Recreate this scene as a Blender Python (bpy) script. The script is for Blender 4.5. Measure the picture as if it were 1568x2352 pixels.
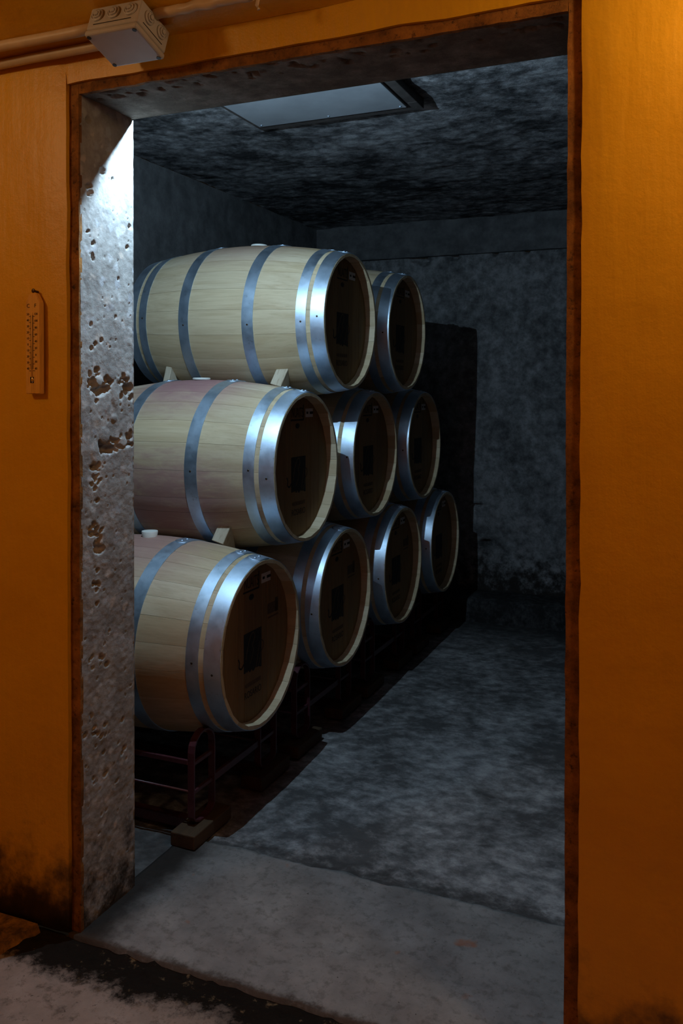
import bpy, bmesh, math, random
from mathutils import Vector, Matrix, noise

for o in list(bpy.data.objects):
    bpy.data.objects.remove(o, do_unlink=True)
scene = bpy.context.scene
COL = scene.collection

# ------------------------------------------------------------------ camera
F_PX, PPY = 1988.26, 924.9
cam_d = bpy.data.cameras.new('camera')
cam = bpy.data.objects.new('camera', cam_d); COL.objects.link(cam)
cam_d.sensor_fit = 'HORIZONTAL'; cam_d.sensor_width = 36.0
cam_d.lens = 36.0 * F_PX / 1568.0
cam_d.shift_y = -(1176.0 - PPY) / 1568.0
cam_d.clip_start = 0.02
_r = Vector((0.918933, 0.394412, 0.000884)); _u = Vector((-0.005651, 0.010926, 0.999924)); _f = Vector((-0.394373, 0.918869, -0.012270))
cam.matrix_world = Matrix(((_r.x, _u.x, -_f.x, 1.579), (_r.y, _u.y, -_f.y, -1.8274), (_r.z, _u.z, -_f.z, 1.45), (0, 0, 0, 1)))
scene.camera = cam

# ------------------------------------------------------------------ world, exposure
scene.view_settings.view_transform = 'Standard'
scene.view_settings.look = 'None'
scene.view_settings.gamma = 1.0
scene.view_settings.use_curve_mapping = False
scene.view_settings.exposure = 0.0
w = bpy.data.worlds.new('world'); scene.world = w; w.use_nodes = True
w.node_tree.nodes['Background'].inputs[0].default_value = (0.004, 0.003, 0.002, 1)
w.node_tree.nodes['Background'].inputs[1].default_value = 1.0

# ------------------------------------------------------------------ lamps of the place
COOL = (0.52, 0.77, 1.0); WARM = (1.0, 0.68, 0.36)
def point_lamp(name, loc, watts, colour, radius):
    l = bpy.data.lights.new(name, 'POINT'); l.energy = watts; l.color = colour; l.shadow_soft_size = radius
    o = bpy.data.objects.new(name, l); COL.objects.link(o); o.location = loc
    return o
point_lamp('cellar_lamp_light', (0.226, 0.278, 2.275), 50, COOL, 0.0035)      # lamp on the inner wall, just over the lintel
point_lamp('corridor_lamp_light_right', (1.92, -0.34, 2.32), 12, WARM, 0.05)   # corridor lamps, warm bulbs
point_lamp('corridor_lamp_light_left', (-0.70, -1.30, 2.44), 13, WARM, 0.08)

# ------------------------------------------------------------------ helpers
def link(name, me, mat=None, parent=None):
    o = bpy.data.objects.new(name, me); COL.objects.link(o)
    if mat and not me.materials: me.materials.append(mat)
    if parent: o.parent = parent
    return o
def tag(o, label=None, cat=None, group=None, kind=None):
    if label: o['label'] = label
    if cat: o['category'] = cat
    if group: o['group'] = group
    if kind: o['kind'] = kind
    return o
def empty(name, loc=(0, 0, 0)):
    o = bpy.data.objects.new(name, None); COL.objects.link(o); o.location = loc; o.empty_display_size = 0.05
    return o
def mesh_from(verts, faces, smooth=False):
    me = bpy.data.meshes.new('m'); me.from_pydata([tuple(v) for v in verts], [], faces); me.validate(); me.update()
    bm = bmesh.new(); bm.from_mesh(me); bmesh.ops.recalc_face_normals(bm, faces=bm.faces); bm.to_mesh(me); bm.free()
    if smooth: me.polygons.foreach_set('use_smooth', [True] * len(me.polygons))
    return me
def bm_mesh(bm, smooth=False):
    me = bpy.data.meshes.new('m'); bm.to_mesh(me); bm.free()
    if smooth: me.polygons.foreach_set('use_smooth', [True] * len(me.polygons))
    return me
def box_bm(x0, x1, y0, y1, z0, z1, bevel=0.0, bm=None, seg=2):
    own = bm is None
    b2 = bmesh.new()
    r = bmesh.ops.create_cube(b2, size=1.0)
    for v in b2.verts:
        v.co = Vector(((x0 + x1) / 2 + v.co.x * (x1 - x0), (y0 + y1) / 2 + v.co.y * (y1 - y0), (z0 + z1) / 2 + v.co.z * (z1 - z0)))
    if bevel > 0:
        bmesh.ops.bevel(b2, geom=list(b2.edges), offset=bevel, segments=seg, affect='EDGES', profile=0.5)
    if own: return b2
    me = bpy.data.meshes.new('t'); b2.to_mesh(me); b2.free(); bm.from_mesh(me); bpy.data.meshes.remove(me)
    return bm
def grid_mesh(fn, nu, nv, smooth=True, flip=False):
    vs = []; fs = []
    for j in range(nv + 1):
        for i in range(nu + 1): vs.append(fn(i / nu, j / nv))
    for j in range(nv):
        for i in range(nu):
            a = j * (nu + 1) + i
            q = (a, a + 1, a + nu + 2, a + nu + 1)
            fs.append(q[::-1] if flip else q)
    me = bpy.data.meshes.new('m'); me.from_pydata(vs, [], fs); me.update()
    if smooth: me.polygons.foreach_set('use_smooth', [True] * len(me.polygons))
    return me
def tube_mesh(pts, rad, n=10, cap=True):
    vs = []; fs = []; m = len(pts)
    pts = [Vector(p) for p in pts]
    for i, p in enumerate(pts):
        t = (pts[min(i + 1, m - 1)] - pts[max(i - 1, 0)]).normalized()
        up = Vector((0, 0, 1)) if abs(t.z) < 0.9 else Vector((0, 1, 0))
        a = t.cross(up).normalized(); b = a.cross(t)
        for k in range(n):
            th = 2 * math.pi * k / n
            vs.append(p + a * math.cos(th) * rad + b * math.sin(th) * rad)
    for i in range(m - 1):
        for k in range(n):
            fs.append((i * n + k, i * n + (k + 1) % n, (i + 1) * n + (k + 1) % n, (i + 1) * n + k))
    if cap:
        fs.append(tuple(range(n))[::-1]); fs.append(tuple((m - 1) * n + k for k in range(n)))
    return mesh_from(vs, fs, True)
def fbm(x, y, z, oct=4):
    return noise.fractal(Vector((x, y, z)), 0.9, 2.1, oct, noise_basis='PERLIN_ORIGINAL')
def smooth01(a, b, x):
    t = min(1, max(0, (x - a) / (b - a))); return t * t * (3 - 2 * t)

# ------------------------------------------------------------------ materials
class NT:
    def __init__(s, name):
        s.m = bpy.data.materials.new(name); s.m.use_nodes = True; s.t = s.m.node_tree; s.n = s.t.nodes; s.l = s.t.links
        s.b = s.n['Principled BSDF']
    def node(s, typ, **kw):
        n = s.n.new(typ)
        for k, v in kw.items():
            if k.startswith('i_'):
                key = k[2:]; key = int(key) if key.isdigit() else key.replace('_', ' ')
                if hasattr(v, 'is_output'): s.l.new(v, n.inputs[key])
                else: n.inputs[key].default_value = v
            else: setattr(n, k, v)
        return n
    def coords(s, which='Object', scale=(1, 1, 1), loc=(0, 0, 0)):
        tc = s.node('ShaderNodeTexCoord')
        mp = s.node('ShaderNodeMapping'); s.l.new(tc.outputs[which], mp.inputs[0])
        mp.inputs['Scale'].default_value = scale; mp.inputs['Location'].default_value = loc
        return mp.outputs[0]
    def geo_pos(s, scale=(1, 1, 1)):
        g = s.node('ShaderNodeNewGeometry'); mp = s.node('ShaderNodeMapping'); s.l.new(g.outputs['Position'], mp.inputs[0])
        mp.inputs['Scale'].default_value = scale
        return mp.outputs[0]
    def noise(s, vec, scale, detail=6, rough=0.6, dist=0.0):
        n = s.node('ShaderNodeTexNoise', i_Vector=vec, i_Scale=scale, i_Detail=detail, i_Roughness=rough, i_Distortion=dist)
        return n.outputs[0]
    def ramp(s, fac, stops, interp='LINEAR'):
        r = s.node('ShaderNodeValToRGB', i_Fac=fac); cr = r.color_ramp; cr.interpolation = interp
        while len(cr.elements) < len(stops): cr.elements.new(0.5)
        for e, (p, c) in zip(cr.elements, stops):
            e.position = p; e.color = (c, c, c, 1) if isinstance(c, (int, float)) else (*c, 1)
        return r.outputs[0]
    def mix(s, fac, a, b, blend='MIX'):
        n = s.node('ShaderNodeMix', data_type='RGBA', blend_type=blend)
        for k, v in ((0, fac), (6, a), (7, b)):
            if hasattr(v, 'is_output'): s.l.new(v, n.inputs[k])
            else: n.inputs[k].default_value = (*v, 1) if isinstance(v, tuple) and len(v) == 3 else v
        return n.outputs[2]
    def math(s, op, a, b=0.0, c=0.0):
        n = s.node('ShaderNodeMath', operation=op)
        for k, v in ((0, a), (1, b), (2, c)):
            if hasattr(v, 'is_output'): s.l.new(v, n.inputs[k])
            else: n.inputs[k].default_value = v
        return n.outputs[0]
    def maprange(s, v, a, b, c=0.0, d=1.0):
        n = s.node('ShaderNodeMapRange', i_0=v, i_1=a, i_2=b, i_3=c, i_4=d); n.interpolation_type = 'SMOOTHSTEP'
        return n.outputs[0]
    def xyz(s, vec):
        n = s.node('ShaderNodeSeparateXYZ', i_0=vec); return n.outputs
    def bump(s, h, strength, dist=0.01):
        n = s.node('ShaderNodeBump', i_Height=h, i_Strength=strength, i_Distance=dist)
        s.l.new(n.outputs[0], s.b.inputs['Normal']); return n
    def out(s, col=None, rough=None, metal=None, spec=None):
        for k, v in (('Base Color', col), ('Roughness', rough), ('Metallic', metal), ('Specular IOR Level', spec)):
            if v is None: continue
            if hasattr(v, 'is_output'): s.l.new(v, s.b.inputs[k])
            else: s.b.inputs[k].default_value = (*v, 1) if isinstance(v, tuple) and len(v) == 3 else v
        return s.m

def mat_plain(name, col, rough=0.6, metal=0.0, var=0.12, scale=30, bump=0.15, spec=0.4):
    t = NT(name); v = t.coords('Object')
    n = t.noise(v, scale, 5)
    c = t.mix(t.ramp(n, [(0.3, 0.0), (0.7, 1.0)]), tuple(x * (1 - var) for x in col), tuple(min(1, x * (1 + var)) for x in col))
    if bump: t.bump(n, bump, 0.003)
    return t.out(c, rough, metal, spec)

def mat_yellow():
    t = NT('yellow_paint'); v = t.geo_pos(); X, Y, Z = t.xyz(v)
    n1 = t.noise(v, 3.2, 5, 0.6); n2 = t.noise(v, 26, 6, 0.65); n3 = t.noise(t.geo_pos((9, 9, 1.1)), 2.0, 4, 0.5)
    c = t.mix(t.ramp(n1, [(0.3, 0.0), (0.7, 1.0)]), (0.66, 0.33, 0.010), (0.76, 0.40, 0.016))
    c = t.mix(t.math('MULTIPLY', t.ramp(n3, [(0.55, 0.0), (0.8, 1.0)]), 0.3), c, (0.70, 0.39, 0.06))
    # soot and damp creeping up from the floor
    h = t.math('ADD', Z, t.math('MULTIPLY', t.math('SUBTRACT', t.noise(v, 9.0, 7, 0.62), 0.5), 0.62))
    dirt = t.maprange(h, 0.27, 0.02)
    c = t.mix(t.math('MULTIPLY', dirt, 0.96), c, (0.018, 0.011, 0.006))
    low = t.maprange(t.math('ADD', Z, t.math('MULTIPLY', t.math('SUBTRACT', n2, 0.5), 0.12)), 0.10, 0.0)
    c = t.mix(low, c, (0.010, 0.007, 0.005))
    sp = t.ramp(t.noise(v, 60, 3, 0.7), [(0.74, 0.0), (0.78, 1.0)])
    c = t.mix(t.math('MULTIPLY', sp, t.maprange(Z, 0.5, 0.1)), c, (0.02, 0.012, 0.008))
    t.bump(t.math('ADD', t.math('MULTIPLY', n2, 0.5), t.math('MULTIPLY', n3, 0.9)), 0.32, 0.012)
    return t.out(c, 0.42, 0.0, 0.45)

def mat_concrete(name, lo, hi, dark, dark_amt=0.5, tint=True, scale=1.0, rough=0.92, base_dirt=False, bump=0.5, dark_pos=(0.46, 0.62), specks=0.5):
    t = NT(name); v = t.geo_pos(); X, Y, Z = t.xyz(v)
    n1 = t.noise(v, 2.3 * scale, 8, 0.68); n2 = t.noise(v, 13 * scale, 8, 0.7); n3 = t.noise(v, 70 * scale, 5, 0.7)
    c = t.mix(t.ramp(n2, [(0.34, 0.0), (0.68, 1.0)]), lo, hi)
    m = t.math('ADD', t.math('MULTIPLY', n1, 0.6), t.math('MULTIPLY', n2, 0.4))
    c = t.mix(t.math('MULTIPLY', t.ramp(m, [(dark_pos[0], 1.0), (dark_pos[1], 0.0)]), dark_amt), c, dark)
    if specks:
        c = t.mix(t.math('MULTIPLY', t.ramp(n3, [(0.28, 1.0), (0.40, 0.0)]), specks), c, tuple(x * 0.5 for x in dark))
        c = t.mix(t.math('MULTIPLY', t.ramp(n3, [(0.64, 0.0), (0.76, 1.0)]), specks * 0.7), c, tuple(min(1, x * 1.55) for x in hi))
    if tint:
        vo = t.node('ShaderNodeTexVoronoi', i_Vector=t.mix(0.08, v, t.noise(v, 12, 3)), i_Scale=34.0); vo.feature = 'F1'
        hsv = t.node('ShaderNodeSeparateColor', i_0=vo.outputs['Color'])
        agg = t.ramp(hsv.outputs[0], [(0.0, (0.52, 0.46, 0.40)), (0.3, (0.40, 0.42, 0.46)), (0.55, (0.58, 0.57, 0.55)), (0.8, (0.60, 0.50, 0.42)), (1.0, (0.34, 0.37, 0.42))])
        sh = t.math('MULTIPLY', t.ramp(vo.outputs['Distance'], [(0.30, 1.0), (0.55, 0.0)]), t.ramp(hsv.outputs[1], [(0.45, 0.0), (0.6, 1.0)]))
        c = t.mix(t.math('MULTIPLY', sh, 0.65), c, agg)
    if base_dirt:
        h = t.math('ADD', Z, t.math('MULTIPLY', t.math('SUBTRACT', n2, 0.5), 0.9))
        c = t.mix(t.math('MULTIPLY', t.maprange(h, base_dirt, base_dirt - 0.26), 0.92), c, (0.025, 0.02, 0.016))
    hgt = t.math('ADD', t.math('MULTIPLY', n2, 0.7), t.math('MULTIPLY', n3, 0.35))
    t.bump(hgt, bump, 0.012)
    return t.out(c, rough, 0.0, 0.25)

def mat_floor_room():
    t = NT('cellar_floor'); v = t.geo_pos(); X, Y, Z = t.xyz(v)
    n1 = t.noise(v, 2.1, 9, 0.7, 0.4); n2 = t.noise(t.geo_pos((1, 1.25, 1)), 15, 8, 0.72); n3 = t.noise(v, 75, 4, 0.7)
    c = t.mix(t.ramp(n2, [(0.36, 0.0), (0.66, 1.0)]), (0.19, 0.185, 0.185), (0.42, 0.41, 0.40))
    m = t.math('ADD', t.math('MULTIPLY', n1, 0.66), t.math('MULTIPLY', n2, 0.34))
    c = t.mix(t.ramp(m, [(0.43, 0.88), (0.58, 0.0)]), c, (0.07, 0.066, 0.064))
    c = t.mix(t.ramp(n3, [(0.66, 0.0), (0.74, 0.55)]), c, (0.46, 0.45, 0.44))
    c = t.mix(t.ramp(n3, [(0.26, 0.6), (0.36, 0.0)]), c, (0.02, 0.02, 0.02))
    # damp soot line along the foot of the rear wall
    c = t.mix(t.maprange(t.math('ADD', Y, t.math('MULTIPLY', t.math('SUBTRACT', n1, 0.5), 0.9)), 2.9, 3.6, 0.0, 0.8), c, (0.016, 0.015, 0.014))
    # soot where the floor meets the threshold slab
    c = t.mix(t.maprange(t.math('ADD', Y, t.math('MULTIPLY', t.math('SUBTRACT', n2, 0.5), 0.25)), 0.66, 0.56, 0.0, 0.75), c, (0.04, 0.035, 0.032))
    t.bump(t.math('ADD', t.math('MULTIPLY', n2, 0.8), t.math('MULTIPLY', n3, 0.3)), 0.45, 0.012)
    return t.out(c, t.ramp(n1, [(0.3, 0.55), (0.7, 0.9)]), 0.0, 0.35)

def mat_threshold():
    t = NT('threshold_concrete'); v = t.geo_pos(); X, Y, Z = t.xyz(v)
    n1 = t.noise(v, 5, 7, 0.65); n2 = t.noise(v, 30, 7, 0.7); n3 = t.noise(v, 95, 3, 0.6)
    c = t.mix(t.ramp(n1, [(0.35, 0.0), (0.68, 1.0)]), (0.17, 0.162, 0.155), (0.29, 0.28, 0.265))
    c = t.mix(t.ramp(n2, [(0.36, 0.55), (0.5, 0.0)]), c, (0.10, 0.09, 0.082))
    c = t.mix(t.ramp(n3, [(0.24, 0.9), (0.33, 0.0)]), c, (0.03, 0.026, 0.022))
    c = t.mix(t.math('MULTIPLY', t.ramp(t.noise(v, 8.5, 3, 0.5), [(0.68, 0.0), (0.74, 1.0)]), 0.65), c, (0.30, 0.11, 0.05))
    # dirt swept into the corner by the jamb and at the inner edge
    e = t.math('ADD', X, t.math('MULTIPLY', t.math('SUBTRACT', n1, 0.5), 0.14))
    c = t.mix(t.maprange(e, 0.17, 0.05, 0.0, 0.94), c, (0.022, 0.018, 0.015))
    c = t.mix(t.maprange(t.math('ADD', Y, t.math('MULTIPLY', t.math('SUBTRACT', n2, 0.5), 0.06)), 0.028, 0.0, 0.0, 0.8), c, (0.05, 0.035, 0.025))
    t.bump(t.math('ADD', t.math('MULTIPLY', n2, 0.8), t.math('MULTIPLY', n3, 0.3)), 0.45, 0.007)
    return t.out(c, 0.92, 0.0, 0.08)

def mat_corridor_floor():
    t = NT('corridor_concrete'); v = t.geo_pos(); X, Y, Z = t.xyz(v)
    n1 = t.noise(v, 4.5, 8, 0.68); n2 = t.noise(v, 26, 7, 0.72); n3 = t.noise(v, 90, 3, 0.6)
    c = t.mix(t.ramp(n1, [(0.35, 0.0), (0.65, 1.0)]), (0.21, 0.165, 0.135), (0.36, 0.29, 0.245))
    c = t.mix(t.ramp(n2, [(0.34, 0.7), (0.47, 0.0)]), c, (0.09, 0.065, 0.05))
    c = t.mix(t.ramp(n3, [(0.25, 0.9), (0.34, 0.0)]), c, (0.03, 0.022, 0.018))
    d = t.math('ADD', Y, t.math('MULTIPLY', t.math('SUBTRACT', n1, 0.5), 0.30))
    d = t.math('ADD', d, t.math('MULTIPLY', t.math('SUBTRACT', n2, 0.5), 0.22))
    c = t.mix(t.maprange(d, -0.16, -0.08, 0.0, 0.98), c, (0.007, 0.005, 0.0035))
    c = t.mix(t.math('MULTIPLY', t.ramp(n2, [(0.60, 0.0), (0.68, 0.8)]), t.maprange(d, -0.2, -0.05)), c, (0.16, 0.11, 0.06))
    t.bump(t.math('ADD', t.math('MULTIPLY', n2, 0.8), t.math('MULTIPLY', n3, 0.3)), 0.6, 0.010)
    return t.out(c, 0.95, 0.0, 0.06)

def mat_rust():
    t = NT('rusted_steel'); v = t.geo_pos()
    n1 = t.noise(v, 14, 8, 0.7); n2 = t.noise(v, 60, 5, 0.7)
    c = t.mix(t.ramp(n1, [(0.35, 0.0), (0.65, 1.0)]), (0.11, 0.045, 0.012), (0.36, 0.15, 0.03))
    c = t.mix(t.ramp(n2, [(0.3, 0.85), (0.44, 0.0)]), c, (0.018, 0.009, 0.006))
    c = t.mix(t.ramp(t.noise(v, 9, 4), [(0.66, 0.0), (0.72, 0.6)]), c, (0.45, 0.22, 0.03))
    t.bump(t.math('ADD', n1, n2), 0.5, 0.004)
    return t.out(c, 0.8, 0.1, 0.3)

def mat_stave():
    t = NT('oak_stave'); 
    oi = t.node('ShaderNodeObjectInfo'); rnd = oi.outputs['Random']
    tc = t.node('ShaderNodeTexCoord'); obj = tc.outputs['Object']; X, Y, Z = t.xyz(obj)
    off = t.node('ShaderNodeCombineXYZ', i_0=t.math('MULTIPLY', rnd, 13.0), i_1=t.math('MULTIPLY', rnd, 31.0), i_2=t.math('MULTIPLY', rnd, 7.0))
    add = t.node('ShaderNodeVectorMath', operation='ADD', i_0=obj, i_1=off.outputs[0])
    mp = t.node('ShaderNodeMapping', i_0=add.outputs[0]); mp.inputs['Scale'].default_value = (2.2, 30, 30)
    mp2 = t.node('ShaderNodeMapping', i_0=add.outputs[0]); mp2.inputs['Scale'].default_value = (5, 120, 120)
    mp3 = t.node('ShaderNodeMapping', i_0=add.outputs[0]); mp3.inputs['Scale'].default_value = (7, 22, 22)
    g1 = t.noise(mp.outputs[0], 1.0, 5, 0.6, 0.6); g2 = t.noise(mp2.outputs[0], 1.0, 4, 0.6); g3 = t.noise(mp3.outputs[0], 1.0, 5, 0.7, 0.5)
    c = t.ramp(rnd, [(0.0, (0.47, 0.36, 0.205)), (0.3, (0.62, 0.50, 0.32)), (0.6, (0.53, 0.42, 0.265)), (0.8, (0.70, 0.59, 0.41)), (1.0, (0.43, 0.31, 0.17))])
    c = t.mix(t.math('MULTIPLY', t.ramp(g1, [(0.35, 1.0), (0.6, 0.0)]), 0.45), c, (0.40, 0.28, 0.15))
    c = t.mix(t.math('MULTIPLY', t.ramp(g2, [(0.3, 1.0), (0.5, 0.0)]), 0.30), c, (0.34, 0.24, 0.13))
    c = t.mix(t.math('MULTIPLY', t.ramp(g3, [(0.66, 0.0), (0.78, 1.0)]), 0.4), c, (0.20, 0.15, 0.11))
    # wine that ran down from the bung: stained zone in barrel coordinates (top and camera-side flank)
    def att(n): return t.node('ShaderNodeAttribute', attribute_type='OBJECT', attribute_name=n).outputs['Fac']
    rc, rs = att('roll_cos'), att('roll_sin')
    yb = t.math('ADD', t.math('MULTIPLY', Y, rc), t.math('MULTIPLY', Z, rs)); zb = t.math('SUBTRACT', t.math('MULTIPLY', Z, rc), t.math('MULTIPLY', Y, rs))
    jit = t.math('MULTIPLY', t.math('SUBTRACT', g3, 0.5), 0.16)
    top = t.math('MULTIPLY', t.maprange(t.math('ADD', zb, jit), 0.16, 0.335), att('wine'))
    sd = t.math('ADD', t.math('ADD', t.math('MULTIPLY', yb, -0.92), t.math('MULTIPLY', zb, -0.39)), jit)
    side = t.math('MULTIPLY', t.maprange(sd, 0.255, 0.345), att('lower'))
    w = t.math('ABSOLUTE', t.math('ADD', X, 0.475)); w = t.maprange(t.math('ADD', w, t.math('MULTIPLY', t.math('SUBTRACT', g3, 0.5), 0.3)), 0.42, 0.06)
    sw = t.maprange(t.math('ADD', t.math('ABSOLUTE', t.math('ADD', X, 0.475)), t.math('MULTIPLY', t.math('SUBTRACT', g3, 0.5), 0.3)), 0.52, 0.20)
    amt = t.math('MAXIMUM', t.math('MULTIPLY', top, w), t.math('MULTIPLY', side, sw))
    c = t.mix(amt, c, (0.33, 0.165, 0.165))
    t.bump(t.math('ADD', g2, t.math('MULTIPLY', g1, 0.6)), 0.10, 0.004)
    return t.out(c, 0.62, 0.0, 0.35)

def mat_wood(name, a, b, grain=(3, 40, 40), rough=0.65, dark=(0.1, 0.06, 0.03), rand=0.3, k=0.5):
    t = NT(name)
    oi = t.node('ShaderNodeObjectInfo'); rnd = oi.outputs['Random']
    tc = t.node('ShaderNodeTexCoord')
    off = t.node('ShaderNodeCombineXYZ', i_0=t.math('MULTIPLY', rnd, 13.0), i_1=t.math('MULTIPLY', rnd, 31.0), i_2=t.math('MULTIPLY', rnd, 7.0))
    add = t.node('ShaderNodeVectorMath', operation='ADD', i_0=tc.outputs['Object'], i_1=off.outputs[0])
    mp = t.node('ShaderNodeMapping', i_0=add.outputs[0]); mp.inputs['Scale'].default_value = grain
    g1 = t.noise(mp.outputs[0], 1.0, 6, 0.65, 0.8); g2 = t.noise(mp.outputs[0], 4.0, 4, 0.6)
    c = t.mix(t.ramp(g1, [(0.3, 0.0), (0.7, 1.0)]), a, b)
    c = t.mix(t.math('MULTIPLY', t.ramp(g2, [(0.3, 1.0), (0.48, 0.0)]), k), c, dark)
    c = t.mix(t.math('MULTIPLY', rnd, rand), c, tuple(x * 0.55 for x in a))
    t.bump(g2, 0.15, 0.003)
    return t.out(c, rough, 0.0, 0.35)

def mat_hoop():
    t = NT('galvanised_steel'); v = t.coords('Object')
    n1 = t.noise(v, 18, 6, 0.65); n2 = t.noise(t.coords('Object', (12, 160, 160)), 1.0, 4, 0.6)
    c = t.mix(t.ramp(n1, [(0.35, 0.0), (0.65, 1.0)]), (0.46, 0.58, 0.70), (0.60, 0.72, 0.84))
    c = t.mix(t.ramp(t.noise(v, 45, 4, 0.7), [(0.28, 0.5), (0.38, 0.0)]), c, (0.28, 0.27, 0.26))
    t.bump(n2, 0.05, 0.002)
    r = t.ramp(n1, [(0.3, 0.42), (0.7, 0.55)])
    return t.out(c, r, 1.0, 0.5)

M = {}
M['yellow'] = mat_yellow()
M['jamb'] = mat_concrete('honeycombed_concrete', (0.27, 0.255, 0.24), (0.43, 0.415, 0.39), (0.17, 0.145, 0.12), 0.45, True, 1.0, 0.9, 0.22, 0.35, (0.36, 0.56), 0.35)
M['lintel'] = mat_concrete('lintel_concrete', (0.20, 0.17, 0.14), (0.33, 0.285, 0.24), (0.08, 0.06, 0.045), 0.6, False, 1.3, 0.92, False, 0.6)
M['ceil'] = mat_concrete('mouldy_ceiling_concrete', (0.17, 0.17, 0.175), (0.48, 0.48, 0.485), (0.022, 0.022, 0.024), 0.92, False, 1.1, 0.95, False, 0.55, (0.42, 0.58), 0.45)
M['rear'] = mat_concrete('rear_wall_plaster', (0.15, 0.15, 0.15), (0.33, 0.33, 0.33), (0.05, 0.05, 0.05), 0.8, False, 1.1, 0.95, 0.40, 0.9, (0.38, 0.56), 0.7)
M['bounce_dark'] = mat_concrete('bounce_cutting_dark_concrete', (0.035, 0.034, 0.034), (0.075, 0.073, 0.072), (0.015, 0.015, 0.015), 0.7, False, 1.2, 0.95, False, 0.5)  # near-black tone put on unseen wall faces to cut fill light
M['plinth'] = mat_concrete('damp_black_plinth', (0.03, 0.03, 0.031), (0.10, 0.10, 0.10), (0.012, 0.012, 0.012), 0.8, False, 2.0, 0.95, False, 0.6)
M['beam'] = mat_concrete('beam_concrete', (0.095, 0.095, 0.096), (0.16, 0.16, 0.16), (0.05, 0.05, 0.05), 0.5, False, 0.8, 0.95, False, 0.3, (0.38, 0.56), 0.2)
M['curb'] = mat_concrete('paint_spattered_curb', (0.26, 0.12, 0.025), (0.46, 0.22, 0.03), (0.03, 0.018, 0.01), 0.85, False, 2.2, 0.8, False, 0.5, (0.42, 0.60), 0.6)
M['floor'] = mat_floor_room(); M['threshold'] = mat_threshold(); M['cfloor'] = mat_corridor_floor()
M['rust'] = mat_rust(); M['stave'] = mat_stave(); M['hoop'] = mat_hoop()
M['head'] = mat_wood('oak_head_shade_darkened', (0.235, 0.135, 0.05), (0.31, 0.185, 0.075), (40, 40, 3), 0.65, (0.11, 0.06, 0.024), 0.45, 0.4)  # shade put into the colour: head oak darkened well below the staves
M['wedge'] = mat_wood('pine_wedge', (0.50, 0.42, 0.30), (0.64, 0.56, 0.42), (30, 6, 6), 0.75, (0.28, 0.18, 0.11), 0.35, 0.6)
M['timber'] = mat_wood('foot_timber', (0.05, 0.028, 0.014), (0.10, 0.058, 0.026), (30, 4, 30), 0.75, (0.08, 0.04, 0.02), 0.3, 0.5)
M['redsteel'] = mat_plain('maroon_painted_steel', (0.075, 0.022, 0.028), 0.36, 0.0, 0.3, 40, 0.1, 0.5)
M['ink'] = mat_plain('black_stamp_ink', (0.012, 0.011, 0.010), 0.7, 0.0, 0.2, 60, 0)
M['ink_faint'] = mat_plain('faded_stamp_ink', (0.10, 0.062, 0.032), 0.75, 0.0, 0.3, 60, 0)
M['sticker'] = mat_plain('paper_sticker', (0.62, 0.60, 0.58), 0.7, 0.0, 0.05, 30, 0)
M['bung'] = mat_plain('white_silicone', (0.78, 0.80, 0.74), 0.45, 0.0, 0.04, 20, 0)
M['plastic'] = mat_plain('grey_box_plastic', (0.47, 0.45, 0.42), 0.5, 0.0, 0.06, 18, 0.05)
M['screw'] = mat_plain('dark_screw', (0.03, 0.025, 0.02), 0.5, 0.4, 0.2, 60, 0)
M['conduit'] = mat_plain('tan_conduit_plastic', (0.60, 0.45, 0.27), 0.45, 0.0, 0.12, 14, 0.05)
M['cable'] = mat_plain('pale_cable', (0.60, 0.45, 0.30), 0.5, 0.0, 0.1, 30, 0)
M['hatch'] = mat_plain('painted_hatch_sheet', (0.30, 0.32, 0.34), 0.55, 0.0, 0.15, 5, 0.05)
M['hatchrim'] = mat_plain('dark_hatch_rim', (0.06, 0.05, 0.045), 0.7, 0.0, 0.3, 25, 0.2)
M['thermo'] = mat_wood('varnished_beech', (0.72, 0.38, 0.07), (0.80, 0.44, 0.10), (60, 60, 4), 0.4, (0.42, 0.18, 0.03), 0.05, 0.4)
M['glass'] = mat_plain('glass_tube', (0.75, 0.72, 0.66), 0.12, 0.0, 0.03, 20, 0, 0.7)
M['mercury'] = mat_plain('silver_bulb', (0.85, 0.87, 0.9), 0.12, 1.0, 0.02, 20, 0)
M['nail'] = mat_plain('dark_nail', (0.08, 0.05, 0.03), 0.45, 0.8, 0.2, 60, 0)

# ------------------------------------------------------------------ setting
W, H, T = 1.328, 2.266, 0.253          # opening in the plaster, wall thickness
FW, FD = 0.030, 0.020                  # rusted frame: visible width, recess behind the plaster face
JX = FW; LZ = H - 0.026                # concrete jamb plane and lintel underside
CEIL, BACK, LEFT, RIGHT = 2.615, 3.85, -1.044, 1.80
XL, XR, YF = -2.2, 3.4, -3.0           # corridor extent

def struct(name, me, mat, parent=None):
    o = link(name, me, mat, parent)
    if not parent: o['kind'] = 'structure'
    return o

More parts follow.
